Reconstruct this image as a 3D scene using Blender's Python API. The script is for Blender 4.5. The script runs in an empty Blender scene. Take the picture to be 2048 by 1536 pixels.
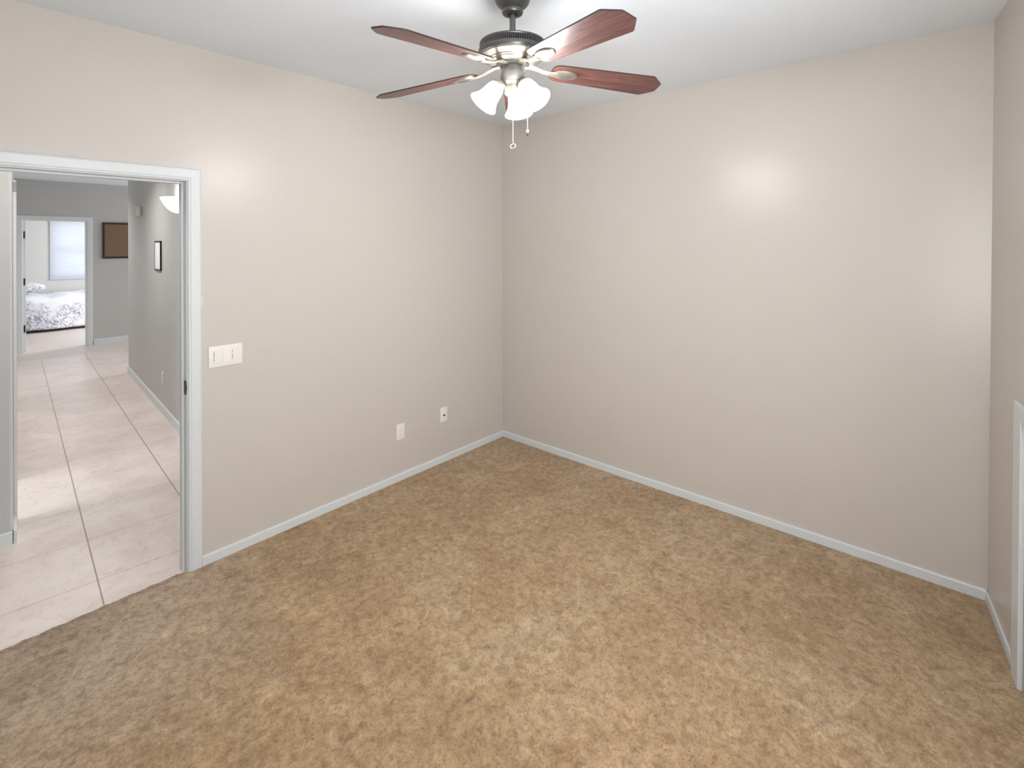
import bpy, bmesh, math, random
from mathutils import Vector, Matrix, Euler

random.seed(7)
S = bpy.context.scene
COL = S.collection
PI = math.pi

# ------------------------------------------------------------------ camera
YAW, ROLL = math.radians(41.273), math.radians(-0.193)
CAM = Vector((2.995, -3.279, 1.702))
_f = Vector((-math.sin(YAW), math.cos(YAW), 0))
_r0 = Vector((math.cos(YAW), math.sin(YAW), 0))
_u0 = Vector((0, 0, 1))
_r = _r0 * math.cos(ROLL) + _u0 * math.sin(ROLL)
_u = _r.cross(_f)
cd = bpy.data.cameras.new('camera')
cd.sensor_width = 36.0
cd.lens = 1004.88 / 2048 * 36.0
cd.shift_x = 0.0
cd.shift_y = -(768 - 486.187) / 2048
cd.clip_start = 0.02
cam = bpy.data.objects.new('camera', cd)
COL.objects.link(cam)
cam.matrix_world = Matrix((
    (_r.x, _u.x, -_f.x, CAM.x),
    (_r.y, _u.y, -_f.y, CAM.y),
    (_r.z, _u.z, -_f.z, CAM.z),
    (0, 0, 0, 1)))
S.camera = cam

# ------------------------------------------------------------------ world, daylight, exposure
S.view_settings.view_transform = 'Standard'
S.view_settings.look = 'None'
S.view_settings.gamma = 1.0
S.view_settings.exposure = 0.0
S.view_settings.use_curve_mapping = False

W = bpy.data.worlds.new('world')
S.world = W
W.use_nodes = True
W.node_tree.nodes['Background'].inputs[0].default_value = (0.90, 0.95, 1.0, 1)
W.node_tree.nodes['Background'].inputs[1].default_value = 2.0


def area(name, loc, aim, sx, sy, power, color=(1, 1, 1)):
    d = bpy.data.lights.new(name, 'AREA')
    d.shape = 'RECTANGLE'
    d.size, d.size_y = sx, sy
    d.energy = power
    d.color = color
    o = bpy.data.objects.new(name, d)
    COL.objects.link(o)
    o.location = loc
    o.rotation_euler = (Vector(aim) - Vector(loc)).to_track_quat('-Z', 'Y').to_euler()
    return o


DAY = (0.96, 0.98, 1.0)
area('fill_light_right', (3.60, -2.62, 1.55), (1.35, -0.25, 2.1), 1.3, 1.3, 80, (0.95, 0.975, 1.0))  # added fill lamp at an unseen, added window
area('added_daylight_cross_hall', (-0.60, 3.05, 1.5), (-0.60, 0, 0.9), 0.8, 1.7, 88, DAY)
area('fill_light_side_room', (-1.75, -5.0, 1.5), (-1.9, -2.0, 0.7), 1.5, 1.6, 36, DAY)  # added fill lamp in the unseen room behind the opened hall door
area('added_daylight_nook', (-6.65, 2.35, 1.5), (-6.65, 0, 1.0), 1.6, 1.6, 66, DAY)
area('fill_light_bedroom', (-9.3, 0.6, 1.6), (-10.9, -2.0, 0.7), 2.0, 1.4, 112, DAY)  # added fill lamp inside the bedroom, no window behind it
area('daylight_bedroom_window', (-12.22, -1.08, 1.6), (-8, -1.08, 1.2), 1.1, 1.2, 5, DAY)
# added unseen fill lamps on the hall ceiling (trims built with the ceiling)
HALL_FILLS = [(-0.60, -2.85, 8), (-3.20, -2.55, 17), (-5.60, -2.40, 12)]
for cx_, cy_, pw_ in HALL_FILLS:
    fill_ = area('hall_fill_light', (cx_, cy_, 2.73), (cx_, cy_, 0), 0.36, 0.36, pw_, (1.0, 0.985, 0.96))
    fill_.data.shape = 'DISK'
    fill_.data.spread = math.radians(130)

# ------------------------------------------------------------------ helpers


def lin(c):
    return tuple(((v / 255) / 12.92 if v / 255 <= 0.04045 else ((v / 255 + 0.055) / 1.055) ** 2.4) for v in c) + (1.0,)


def empty(name, loc=(0, 0, 0), rz=0.0, parent=None):
    o = bpy.data.objects.new(name, None)
    o.empty_display_size = 0.05
    COL.objects.link(o)
    o.location = loc
    o.rotation_euler = (0, 0, rz)
    if parent:
        o.parent = parent
    return o


def tag(o, label=None, cat=None, group=None, kind=None):
    if label:
        o['label'] = label
    if cat:
        o['category'] = cat
    if group:
        o['group'] = group
    if kind:
        o['kind'] = kind
    return o


def obj(name, bm, mat, parent=None, loc=None, rot=None, smooth=False, auto=None):
    me = bpy.data.meshes.new(name)
    bmesh.ops.recalc_face_normals(bm, faces=bm.faces)
    bm.to_mesh(me)
    bm.free()
    me.materials.append(mat)
    if smooth:
        for p in me.polygons:
            p.use_smooth = True
        if auto is not None:
            me.set_sharp_from_angle(angle=math.radians(auto))
    o = bpy.data.objects.new(name, me)
    COL.objects.link(o)
    if loc is not None:
        o.location = loc
    if rot is not None:
        o.rotation_euler = rot
    if parent:
        o.parent = parent
    return o


def struct(name, bm, mat, parent=None, label=None, cat=None, **k):
    o = obj(name, bm, mat, parent, **k)
    if parent is None:
        o['kind'] = 'structure'
        if label:
            o['label'] = label
        if cat:
            o['category'] = cat
    return o


def box(bm, a, b, bevel=0.0, seg=2):
    (x0, y0, z0), (x1, y1, z1) = a, b
    vs = [bm.verts.new(p) for p in ((x0, y0, z0), (x1, y0, z0), (x1, y1, z0), (x0, y1, z0),
                                    (x0, y0, z1), (x1, y0, z1), (x1, y1, z1), (x0, y1, z1))]
    fs = [bm.faces.new([vs[i] for i in q]) for q in ((0, 3, 2, 1), (4, 5, 6, 7), (0, 1, 5, 4),
                                                     (1, 2, 6, 5), (2, 3, 7, 6), (3, 0, 4, 7))]
    if bevel > 0:
        es = list({e for f in fs for e in f.edges})
        bmesh.ops.bevel(bm, geom=es, offset=bevel, segments=seg, profile=0.5, affect='EDGES')


def prism(bm, pts, z0, z1, bevel=0.0, seg=4):
    """vertical prism from a plan outline; bevel rounds its vertical edges"""
    lo = [bm.verts.new((x, y, z0)) for x, y in pts]
    hi = [bm.verts.new((x, y, z1)) for x, y in pts]
    bm.faces.new(lo[::-1])
    bm.faces.new(hi)
    vert_edges = []
    n = len(pts)
    for i in range(n):
        f = bm.faces.new((lo[i], lo[(i + 1) % n], hi[(i + 1) % n], hi[i]))
    for i in range(n):
        e = bm.edges.get((lo[i], hi[i]))
        vert_edges.append(e)
    if bevel > 0:
        bmesh.ops.bevel(bm, geom=vert_edges, offset=bevel, segments=seg, profile=0.5, affect='EDGES')


def lathe(bm, prof, n=48, mat=None, close=False):
    """prof: list of (r, z) revolved about z"""
    rings = []
    for r, z in prof:
        if r < 1e-6:
            rings.append([bm.verts.new((0, 0, z))])
        else:
            rings.append([bm.verts.new((r * math.cos(2 * PI * k / n), r * math.sin(2 * PI * k / n), z)) for k in range(n)])
    pairs = list(zip(rings[:-1], rings[1:]))
    if close:
        pairs.append((rings[-1], rings[0]))
    for a, b in pairs:
        if len(a) == 1 and len(b) == 1:
            continue
        for k in range(n):
            k2 = (k + 1) % n
            if len(a) == 1:
                bm.faces.new((a[0], b[k], b[k2]))
            elif len(b) == 1:
                bm.faces.new((a[k], a[k2], b[0]))
            else:
                bm.faces.new((a[k], a[k2], b[k2], b[k]))
    vs = [v for r in rings for v in r]
    if mat is not None:
        bmesh.ops.transform(bm, matrix=mat, verts=vs)
    return vs


def tube(bm, pts, rad, n=10, cap=True, sx=1.0, sy=1.0):
    """swept tube; rad is a number or a list, sx/sy flatten the section"""
    pts = [Vector(p) for p in pts]
    m = len(pts)
    rads = rad if isinstance(rad, (list, tuple)) else [rad] * m
    up = Vector((0, 0, 1))
    rings = []
    for i, p in enumerate(pts):
        t = (pts[min(i + 1, m - 1)] - pts[max(i - 1, 0)]).normalized()
        u = up if abs(t.dot(up)) < 0.95 else Vector((1, 0, 0))
        a = t.cross(u).normalized()
        b = a.cross(t).normalized()
        rings.append([bm.verts.new(p + a * (math.cos(2 * PI * k / n) * rads[i] * sx) + b * (math.sin(2 * PI * k / n) * rads[i] * sy)) for k in range(n)])
    for r0, r1 in zip(rings[:-1], rings[1:]):
        for k in range(n):
            bm.faces.new((r0[k], r0[(k + 1) % n], r1[(k + 1) % n], r1[k]))
    if cap:
        bm.faces.new(rings[0][::-1])
        bm.faces.new(rings[-1])


# ------------------------------------------------------------------ materials


def newmat(name):
    m = bpy.data.materials.new(name)
    m.use_nodes = True
    nt = m.node_tree
    b = nt.nodes['Principled BSDF']
    return m, nt, b


def node(nt, kind, **kw):
    n = nt.nodes.new(kind)
    for k, v in kw.items():
        if k.startswith('i_'):
            n.inputs[k[2:].replace('_', ' ')].default_value = v
        else:
            setattr(n, k, v)
    return n


def noise(nt, vec, scale, detail=3.0, rough=0.55, dist=0.0):
    n = node(nt, 'ShaderNodeTexNoise')
    n.inputs['Scale'].default_value = scale
    n.inputs['Detail'].default_value = detail
    n.inputs['Roughness'].default_value = rough
    n.inputs['Distortion'].default_value = dist
    nt.links.new(vec, n.inputs['Vector'])
    return n


def ramp(nt, fac, stops):
    n = node(nt, 'ShaderNodeValToRGB')
    el = n.color_ramp.elements
    while len(el) < len(stops):
        el.new(0.5)
    for e, (p, c) in zip(el, stops):
        e.position = p
        e.color = c if len(c) == 4 else lin(c)
    nt.links.new(fac, n.inputs[0])
    return n


def mix(nt, fac, a, b, blend='MIX'):
    n = node(nt, 'ShaderNodeMix', data_type='RGBA', blend_type=blend)
    for s, v in ((0, fac), (6, a), (7, b)):
        if isinstance(v, bpy.types.NodeSocket):
            nt.links.new(v, n.inputs[s])
        else:
            n.inputs[s].default_value = v
    return n.outputs[2]


def math_(nt, op, a, b=None, c=None):
    n = node(nt, 'ShaderNodeMath', operation=op)
    for i, v in enumerate((a, b, c)):
        if v is None:
            continue
        if isinstance(v, bpy.types.NodeSocket):
            nt.links.new(v, n.inputs[i])
        else:
            n.inputs[i].default_value = v
    return n.outputs[0]


def node_bw(nt, sock):
    n = node(nt, 'ShaderNodeRGBToBW')
    nt.links.new(sock, n.inputs[0])
    return n.outputs[0]


def bump(nt, b, height, strength=0.2, dist=0.01):
    n = node(nt, 'ShaderNodeBump')
    n.inputs['Strength'].default_value = strength
    n.inputs['Distance'].default_value = dist
    nt.links.new(height, n.inputs['Height'])
    nt.links.new(n.outputs[0], b.inputs['Normal'])
    return n


def objco(nt):
    return node(nt, 'ShaderNodeTexCoord').outputs['Object']


def paint(name, rgb, rough=0.45, bumps=0.10, scale=55.0, var=0.03, spec=0.5):
    m, nt, b = newmat(name)
    co = objco(nt)
    c = lin(rgb)
    d = tuple(max(0, v * (1 - var)) for v in c[:3]) + (1,)
    n1 = noise(nt, co, 2.2, 3)
    nt.links.new(mix(nt, n1.outputs[0], c, d), b.inputs['Base Color'])
    b.inputs['Roughness'].default_value = rough
    b.inputs['Specular IOR Level'].default_value = spec
    if bumps > 0:
        n2 = noise(nt, co, scale, 4, 0.6)
        bump(nt, b, n2.outputs[0], bumps, 0.006)
    return m


M_wall = paint('greige wall paint', (203, 196, 189), 0.31, 0.10, 60, 0.02, 0.5)
M_hallwall = paint('grey hall wall paint', (190, 189, 186), 0.45, 0.10, 60, 0.03, 0.4)
M_ceiling = paint('white ceiling paint', (232, 238, 244), 0.75, 0.18, 45, 0.02, 0.3)
M_trim = paint('white trim paint', (215, 219, 220), 0.35, 0.04, 30, 0.02)
M_plastic = paint('white plastic', (236, 232, 226), 0.35, 0.0)
M_plastic_shadow = paint('grey plastic gap', (150, 147, 142), 0.5, 0.0)
M_bedwall = paint('pale bedroom paint', (214, 212, 208), 0.6, 0.05, 60, 0.02)
M_plain = paint('plain pinkish beige floor', (216, 203, 196), 0.45, 0.05, 40, 0.05)
M_bronze = paint('dark bronze hinge metal', (44, 41, 39), 0.4, 0.0)
M_bronze.node_tree.nodes['Principled BSDF'].inputs['Metallic'].default_value = 0.6


def metal(name, rgb, rough, metallic=0.85):
    m, nt, b = newmat(name)
    co = objco(nt)
    c = lin(rgb)
    n1 = noise(nt, co, 60, 3)
    nt.links.new(mix(nt, n1.outputs[0], c, tuple(v * 0.85 for v in c[:3]) + (1,)), b.inputs['Base Color'])
    b.inputs['Metallic'].default_value = metallic
    b.inputs['Roughness'].default_value = rough
    return m


M_gun = metal('dark gunmetal', (108, 107, 105), 0.38, 0.7)
M_housing = metal('satin grey metal', (150, 147, 143), 0.5, 0.45)
M_pewter = metal('brushed pewter', (164, 157, 146), 0.42, 0.75)
M_brass = metal('brass connector', (150, 120, 70), 0.35, 1.0)
M_chain = metal('pale pull chain', (232, 224, 210), 0.35, 0.5)


def carpet():
    m, nt, b = newmat('tan cut pile carpet')
    co = objco(nt)
    # trodden patches, pile direction, tufts
    big = noise(nt, co, 1.5, 4, 0.6, 0.6)
    mid = noise(nt, co, 8.5, 6, 0.68, 1.3)
    tuft_map = node(nt, 'ShaderNodeMapping')
    tuft_map.inputs['Rotation'].default_value = (0, 0, math.radians(38))
    tuft_map.inputs['Scale'].default_value = (1.0, 0.8, 1.0)
    nt.links.new(co, tuft_map.inputs['Vector'])
    tuft = noise(nt, tuft_map.outputs[0], 120.0, 4, 0.75, 0.5)
    fine = noise(nt, co, 260.0, 2, 0.7)
    streak_map = node(nt, 'ShaderNodeMapping')
    streak_map.inputs['Rotation'].default_value = (0, 0, math.radians(28))
    streak_map.inputs['Scale'].default_value = (1.0, 0.72, 1.0)
    nt.links.new(co, streak_map.inputs['Vector'])
    streak = noise(nt, streak_map.outputs[0], 22.0, 4, 0.6, 0.8)
    base = ramp(nt, big.outputs[0], [(0.32, (166, 138, 101)), (0.5, (180, 152, 115)), (0.68, (188, 165, 133))]).outputs[0]
    m2 = ramp(nt, mid.outputs[0], [(0.28, (176, 165, 151)), (0.42, (199, 195, 190)), (0.55, (209, 209, 209)), (0.72, (232, 234, 238))]).outputs[0]
    c = mix(nt, 1.0, base, m2, 'MULTIPLY')
    s2 = ramp(nt, streak.outputs[0], [(0.30, (198, 187, 175)), (0.45, (235, 233, 231)), (0.70, (255, 253, 250))]).outputs[0]
    c = mix(nt, 0.75, c, s2, 'MULTIPLY')
    t2 = ramp(nt, tuft.outputs[0], [(0.30, (120, 103, 89)), (0.47, (226, 225, 224)), (0.75, (255, 255, 255))]).outputs[0]
    clump = noise(nt, co, 34.0, 3, 0.6, 0.6)
    k2 = ramp(nt, clump.outputs[0], [(0.34, (202, 191, 179)), (0.50, (240, 239, 238)), (0.66, (255, 255, 255))]).outputs[0]
    c = mix(nt, 0.8, c, k2, 'MULTIPLY')
    c = mix(nt, 0.8, c, t2, 'MULTIPLY')
    gain = node(nt, 'ShaderNodeHueSaturation')
    gain.inputs['Saturation'].default_value = 1.02
    gain.inputs['Value'].default_value = 2.32
    nt.links.new(c, gain.inputs['Color'])
    # cool hall daylight painted into the colour, greying the carpet near the doorway
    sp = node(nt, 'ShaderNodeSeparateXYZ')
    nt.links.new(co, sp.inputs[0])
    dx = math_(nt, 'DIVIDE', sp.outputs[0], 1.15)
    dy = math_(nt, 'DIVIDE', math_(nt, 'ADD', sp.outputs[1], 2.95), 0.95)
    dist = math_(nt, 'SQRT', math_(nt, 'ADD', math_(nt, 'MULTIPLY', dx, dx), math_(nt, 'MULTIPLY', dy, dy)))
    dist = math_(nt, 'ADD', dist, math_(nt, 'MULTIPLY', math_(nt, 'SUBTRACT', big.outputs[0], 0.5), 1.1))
    hall_tint = ramp(nt, dist, [(0.45, (188, 188, 188)), (1.15, (0, 0, 0))]).outputs[0]
    hall_greyed = node(nt, 'ShaderNodeHueSaturation')
    hall_greyed.inputs['Saturation'].default_value = 0.55
    hall_greyed.inputs['Hue'].default_value = 0.493
    nt.links.new(gain.outputs[0], hall_greyed.inputs['Color'])
    nt.links.new(mix(nt, node_bw(nt, hall_tint), gain.outputs[0], hall_greyed.outputs[0]), b.inputs['Base Color'])
    b.inputs['Roughness'].default_value = 0.95
    b.inputs['Specular IOR Level'].default_value = 0.1
    b.inputs['Sheen Weight'].default_value = 0.25
    b.inputs['Sheen Roughness'].default_value = 0.6
    h = math_(nt, 'ADD', math_(nt, 'MULTIPLY', tuft.outputs[0], 1.0), math_(nt, 'MULTIPLY', fine.outputs[0], 0.5))
    h = math_(nt, 'ADD', h, math_(nt, 'MULTIPLY', mid.outputs[0], 1.2))
    h = math_(nt, 'ADD', h, math_(nt, 'MULTIPLY', streak.outputs[0], 0.9))
    bump(nt, b, h, 0.6, 0.012)
    return m


M_carpet = carpet()

TILE_PHI = math.radians(-3.86)


def tile():
    m, nt, b = newmat('pinkish beige floor tile')
    co = objco(nt)
    mp = node(nt, 'ShaderNodeMapping')
    mp.vector_type = 'TEXTURE'
    mp.inputs['Rotation'].default_value = (0, 0, TILE_PHI)
    nt.links.new(co, mp.inputs['Vector'])
    sp = node(nt, 'ShaderNodeSeparateXYZ')
    nt.links.new(mp.outputs[0], sp.inputs[0])

    def line(sock, phase, period, width):
        t = math_(nt, 'DIVIDE', math_(nt, 'SUBTRACT', sock, phase), period)
        d = math_(nt, 'ABSOLUTE', math_(nt, 'SUBTRACT', math_(nt, 'FRACT', math_(nt, 'ADD', t, 100.5)), 0.5))
        return math_(nt, 'LESS_THAN', d, width / period)
    lu = line(sp.outputs[0], -0.10, 0.494, 0.0028)
    lv = line(sp.outputs[1], -2.764, 0.500, 0.0036)
    n1 = noise(nt, co, 3.0, 5, 0.6, 0.5)
    n2 = noise(nt, co, 24.0, 4, 0.65, 0.7)
    c = ramp(nt, n1.outputs[0], [(0.3, (211, 195, 188)), (0.5, (222, 208, 202)), (0.7, (229, 217, 211))]).outputs[0]
    v = ramp(nt, n2.outputs[0], [(0.30, (226, 220, 216)), (0.48, (255, 255, 255))]).outputs[0]
    c = mix(nt, 0.55, c, v, 'MULTIPLY')
    c = mix(nt, math_(nt, 'MULTIPLY', lu, 0.58), c, lin((150, 134, 124)))
    c = mix(nt, math_(nt, 'MULTIPLY', lv, 0.85), c, lin((146, 130, 118)))
    nt.links.new(c, b.inputs['Base Color'])
    b.inputs['Roughness'].default_value = 0.33
    groove = math_(nt, 'MAXIMUM', lu, lv)
    h = math_(nt, 'SUBTRACT', math_(nt, 'MULTIPLY', n2.outputs[0], 0.25), groove)
    bump(nt, b, h, 0.35, 0.003)
    return m


M_tile = tile()


def wood():
    m, nt, b = newmat('reddish mahogany blade')
    co = objco(nt)
    mp = node(nt, 'ShaderNodeMapping')
    mp.inputs['Scale'].default_value = (2.0, 30.0, 6.0)
    nt.links.new(co, mp.inputs['Vector'])
    g = noise(nt, mp.outputs[0], 2.2, 5, 0.65, 1.4)
    g2 = noise(nt, mp.outputs[0], 6.0, 3, 0.6, 0.4)
    c = ramp(nt, g.outputs[0], [(0.28, (62, 40, 37)), (0.45, (96, 62, 57)), (0.60, (118, 79, 74)), (0.78, (140, 104, 97))]).outputs[0]
    v = ramp(nt, g2.outputs[0], [(0.35, (190, 180, 178)), (0.6, (255, 255, 255))]).outputs[0]
    nt.links.new(mix(nt, 0.6, c, v, 'MULTIPLY'), b.inputs['Base Color'])
    b.inputs['Roughness'].default_value = 0.40
    return m


M_wood = wood()
M_bladeedge = paint('dark blade edge', (52, 38, 34), 0.5, 0.0)


def emitter(name, rgb, strength, base=(240, 238, 232)):
    m, nt, b = newmat(name)
    co = objco(nt)
    n1 = noise(nt, co, 14, 3)
    c = lin(rgb)
    nt.links.new(mix(nt, n1.outputs[0], c, tuple(v * 0.94 for v in c[:3]) + (1,)), b.inputs['Emission Color'])
    b.inputs['Emission Strength'].default_value = strength
    b.inputs['Base Color'].default_value = lin(base)
    b.inputs['Roughness'].default_value = 0.3
    return m


M_shade = emitter('lit frosted glass', (252, 252, 250), 34.0)
M_bulb = emitter('lit bulb glass', (255, 246, 232), 30.0)
M_sconce = emitter('lit sconce glass', (255, 250, 240), 1.2)


def bedding():
    m, nt, b = newmat('white floral bedding')
    co = objco(nt)
    clump = noise(nt, co, 2.2, 2, 0.5, 0.4)
    pet = noise(nt, co, 17.0, 4, 0.7, 1.2)
    fold = noise(nt, co, 5.0, 3, 0.5, 0.6)
    a = ramp(nt, clump.outputs[0], [(0.47, (0, 0, 0)), (0.62, (255, 255, 255))]).outputs[0]
    p = ramp(nt, pet.outputs[0], [(0.47, (0, 0, 0)), (0.55, (255, 255, 255))]).outputs[0]
    k = math_(nt, 'MULTIPLY', node_bw(nt, a), node_bw(nt, p))
    tone = ramp(nt, noise(nt, co, 9.0, 2).outputs[0], [(0.35, (92, 92, 112)), (0.6, (164, 164, 190))]).outputs[0]
    c = mix(nt, math_(nt, 'MULTIPLY', k, 0.85), lin((244, 244, 249)), tone)
    nt.links.new(c, b.inputs['Base Color'])
    b.inputs['Roughness'].default_value = 0.9
    bump(nt, b, fold.outputs[0], 0.5, 0.03)
    return m


M_bedding = bedding()


def cork():
    m, nt, b = newmat('brown cork')
    co = objco(nt)
    n1 = noise(nt, co, 90, 3, 0.7)
    c = ramp(nt, n1.outputs[0], [(0.3, (112, 88, 70)), (0.7, (142, 114, 92))]).outputs[0]
    nt.links.new(c, b.inputs['Base Color'])
    b.inputs['Roughness'].default_value = 0.9
    return m


M_cork = cork()
M_darkwood = paint('dark brown frame', (48, 36, 32), 0.45, 0.0)
M_black = paint('black frame', (36, 36, 38), 0.4, 0.0)
M_paper = paint('white mat paper', (236, 237, 240), 0.7, 0.0)


def blindmat():
    m, nt, b = newmat('white blind slat')
    co = objco(nt)
    n1 = noise(nt, co, 6, 2)
    nt.links.new(mix(nt, n1.outputs[0], lin((244, 246, 250)), lin((238, 240, 245))), b.inputs['Base Color'])
    b.inputs['Roughness'].default_value = 0.5
    tr = node(nt, 'ShaderNodeBsdfTranslucent')
    tr.inputs[0].default_value = lin((244, 247, 252))
    ms = node(nt, 'ShaderNodeMixShader')
    ms.inputs[0].default_value = 0.45
    out = nt.nodes['Material Output']
    nt.links.new(b.outputs[0], ms.inputs[1])
    nt.links.new(tr.outputs[0], ms.inputs[2])
    nt.links.new(ms.outputs[0], out.inputs['Surface'])
    return m


M_blind = blindmat()


def glassmat():
    m, nt, b = newmat('window glass')
    b.inputs['Transmission Weight'].default_value = 1.0
    b.inputs['Roughness'].default_value = 0.0
    b.inputs['IOR'].default_value = 1.45
    co = objco(nt)
    n1 = noise(nt, co, 0.7, 1)
    nt.links.new(mix(nt, n1.outputs[0], (0.97, 0.98, 0.98, 1), (0.99, 0.99, 0.99, 1)), b.inputs['Base Color'])
    return m


M_glass = glassmat()

# ------------------------------------------------------------------ large structure
H = 2.74
# right-hand wall leaves the back right corner at a slight angle
RC = Vector((3.114, 0.0))
RT = Vector((0.1306, -0.9914)).normalized()
RN = Vector((-RT.y, RT.x)) * -1          # faces the room (towards -x)
if RN.x > 0:
    RN = -RN
YR = -3.75                               # rear wall face


def rpt(d, off=0.0):
    p = RC + RT * d + RN * off
    return (p.x, p.y)


d_end = (YR - RC.y) / RT.y
xr_end = rpt(d_end)[0]

# carpet
bm = bmesh.new()
prism(bm, [(0.0, YR), (xr_end + 0.1, YR), (RC.x + 0.1, 0.0), (0.0, 0.0)], -0.03, 0.0)
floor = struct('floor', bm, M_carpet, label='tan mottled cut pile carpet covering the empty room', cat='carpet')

# ragged tuft edge of the carpet where it meets the tile in the doorway
bm = bmesh.new()
rnd = random.Random(3)
N = 150
top, bot = [], []
for i in range(N + 1):
    y = -3.25 + (3.25 - 2.44) * i / N
    xo = -0.016 - 0.010 * rnd.random() - 0.006 * math.sin(i * 0.37)
    top.append((bm.verts.new((0.012, y, 0.001)), bm.verts.new((xo * 0.55, y, 0.0015 - 0.002 * rnd.random())), bm.verts.new((xo, y, -0.012))))
for a, b_ in zip(top[:-1], top[1:]):
    bm.faces.new((a[0], a[1], b_[1], b_[0]))
    bm.faces.new((a[1], a[2], b_[2], b_[1]))
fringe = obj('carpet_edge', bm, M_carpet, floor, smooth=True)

# hall tile floor (also runs into the bedroom)
bm = bmesh.new()
box(bm, (-7.25, -5.2, -0.06), (0.0, 3.4, -0.010))
struct('floor_hall', bm, M_tile, label='large pinkish beige square floor tiles running down the hall', cat='tile floor')

bm = bmesh.new()
box(bm, (-12.2, -5.2, -0.06), (-7.258, 3.4, -0.010), 0.002)
struct('floor_bedroom', bm, M_plain, label='plain pinkish beige floor at the bedroom end of the hall', cat='floor')

# ceilings
bm = bmesh.new()
prism(bm, [(-0.12, YR - 0.12), (xr_end + 0.25, YR - 0.12), (RC.x + 0.20, 0.12), (-0.12, 0.12)], H, H + 0.1)
struct('ceiling', bm, M_ceiling, label='flat white ceiling above the empty room', cat='ceiling')
bm = bmesh.new()
box(bm, (-12.3, -5.3, H), (-0.12, 3.5, H + 0.1))
hc = struct('ceiling_hall', bm, M_ceiling, label='white ceiling of the hall beyond the doorway', cat='ceiling')
for cx_, cy_, pw_ in HALL_FILLS:
    bm = bmesh.new()
    lathe(bm, [(0.190, 0.0), (0.215, -0.002), (0.218, -0.008), (0.190, -0.014)], 36, close=True)
    obj('fill_light_trim', bm, M_trim, hc, loc=(cx_, cy_, H), smooth=True, auto=40)  # trim ring around an added hall fill lamp

# left wall with the doorway
DY0, DY1, DZ = -3.255, -2.413, 2.050        # rough opening
bm = bmesh.new()
box(bm, (-0.12, DY1, -0.03), (0, 0.12, H))
box(bm, (-0.12, YR - 0.12, -0.03), (0, DY0, H))
box(bm, (-0.12, DY0, DZ), (0, DY1, H))
struct('wall_left', bm, M_wall, label='glossy greige wall with the open doorway', cat='wall')

# back wall (the bare one facing right)
bm = bmesh.new()
box(bm, (0, 0, -0.03), (RC.x + 0.20, 0.12, H))
struct('wall_back', bm, M_wall, label='bare glossy greige wall on the right of the corner', cat='wall')

# right wall, closet opening beyond the picture
CD0, CD1, CZ = 0.580, 1.30, 1.02
RW0, RW1 = 1.95, 3.35                    # unseen window opening added in the right wall for fill light
LEAN = 0.011                             # the right wall stands slightly out of plumb
bm = bmesh.new()
th = -0.12
prism(bm, [rpt(0), rpt(CD0), rpt(CD0, th), rpt(0, th)], -0.03, H)
prism(bm, [rpt(CD1), rpt(RW0), rpt(RW0, th), rpt(CD1, th)], -0.03, H)
prism(bm, [rpt(RW1), rpt(d_end + 0.2), rpt(d_end + 0.2, th), rpt(RW1, th)], -0.03, H)
prism(bm, [rpt(RW0), rpt(RW1), rpt(RW1, th), rpt(RW0, th)], -0.03, 0.90)
prism(bm, [rpt(RW0), rpt(RW1), rpt(RW1, th), rpt(RW0, th)], 2.20, H)
prism(bm, [rpt(CD0), rpt(CD1), rpt(CD1, th), rpt(CD0, th)], CZ, H)
for v in bm.verts:
    v.co.x -= RN.x * LEAN * v.co.z
    v.co.y -= RN.y * LEAN * v.co.z
struct('wall_right', bm, M_wall, label='narrow slice of greige wall at the right edge', cat='wall')

# rear wall behind the camera
bm = bmesh.new()
box(bm, (-0.12, YR - 0.12, -0.03), (xr_end + 0.15, YR, H))
struct('wall_rear', bm, M_wall, label='plain greige wall opposite the bare wall', cat='wall')


def window_frame(name, bmf, lab):
    return struct(name, bmf, M_trim, label=lab, cat='window')


bm = bmesh.new()
for d0, d1_, za, zb in ((RW0, RW0 + 0.05, 0.90, 2.20), (RW1 - 0.05, RW1, 0.90, 2.20), (RW0 + 0.05, RW1 - 0.05, 0.90, 0.95), (RW0 + 0.05, RW1 - 0.05, 2.15, 2.20),
                        ((RW0 + RW1) / 2 - 0.02, (RW0 + RW1) / 2 + 0.02, 0.95, 2.15)):
    prism(bm, [rpt(d0, -0.04), rpt(d1_, -0.04), rpt(d1_, -0.09), rpt(d0, -0.09)], za, zb)
for v in bm.verts:
    v.co.x -= RN.x * LEAN * v.co.z
    v.co.y -= RN.y * LEAN * v.co.z
window_frame('window_added_1', bm, 'white framed window added in the right wall beside the viewer for fill light')

# ---- hall walls, slightly skewed to the room like the tile lines
SL_R, SL_L = -0.0746, -0.0700


def hy(x):      # face of the hall's right wall
    return -1.844 + SL_R * (x + 2.237)


def hyl(x):     # face of the hall's left wall
    return -3.003 + SL_L * (x + 1.065)


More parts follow.
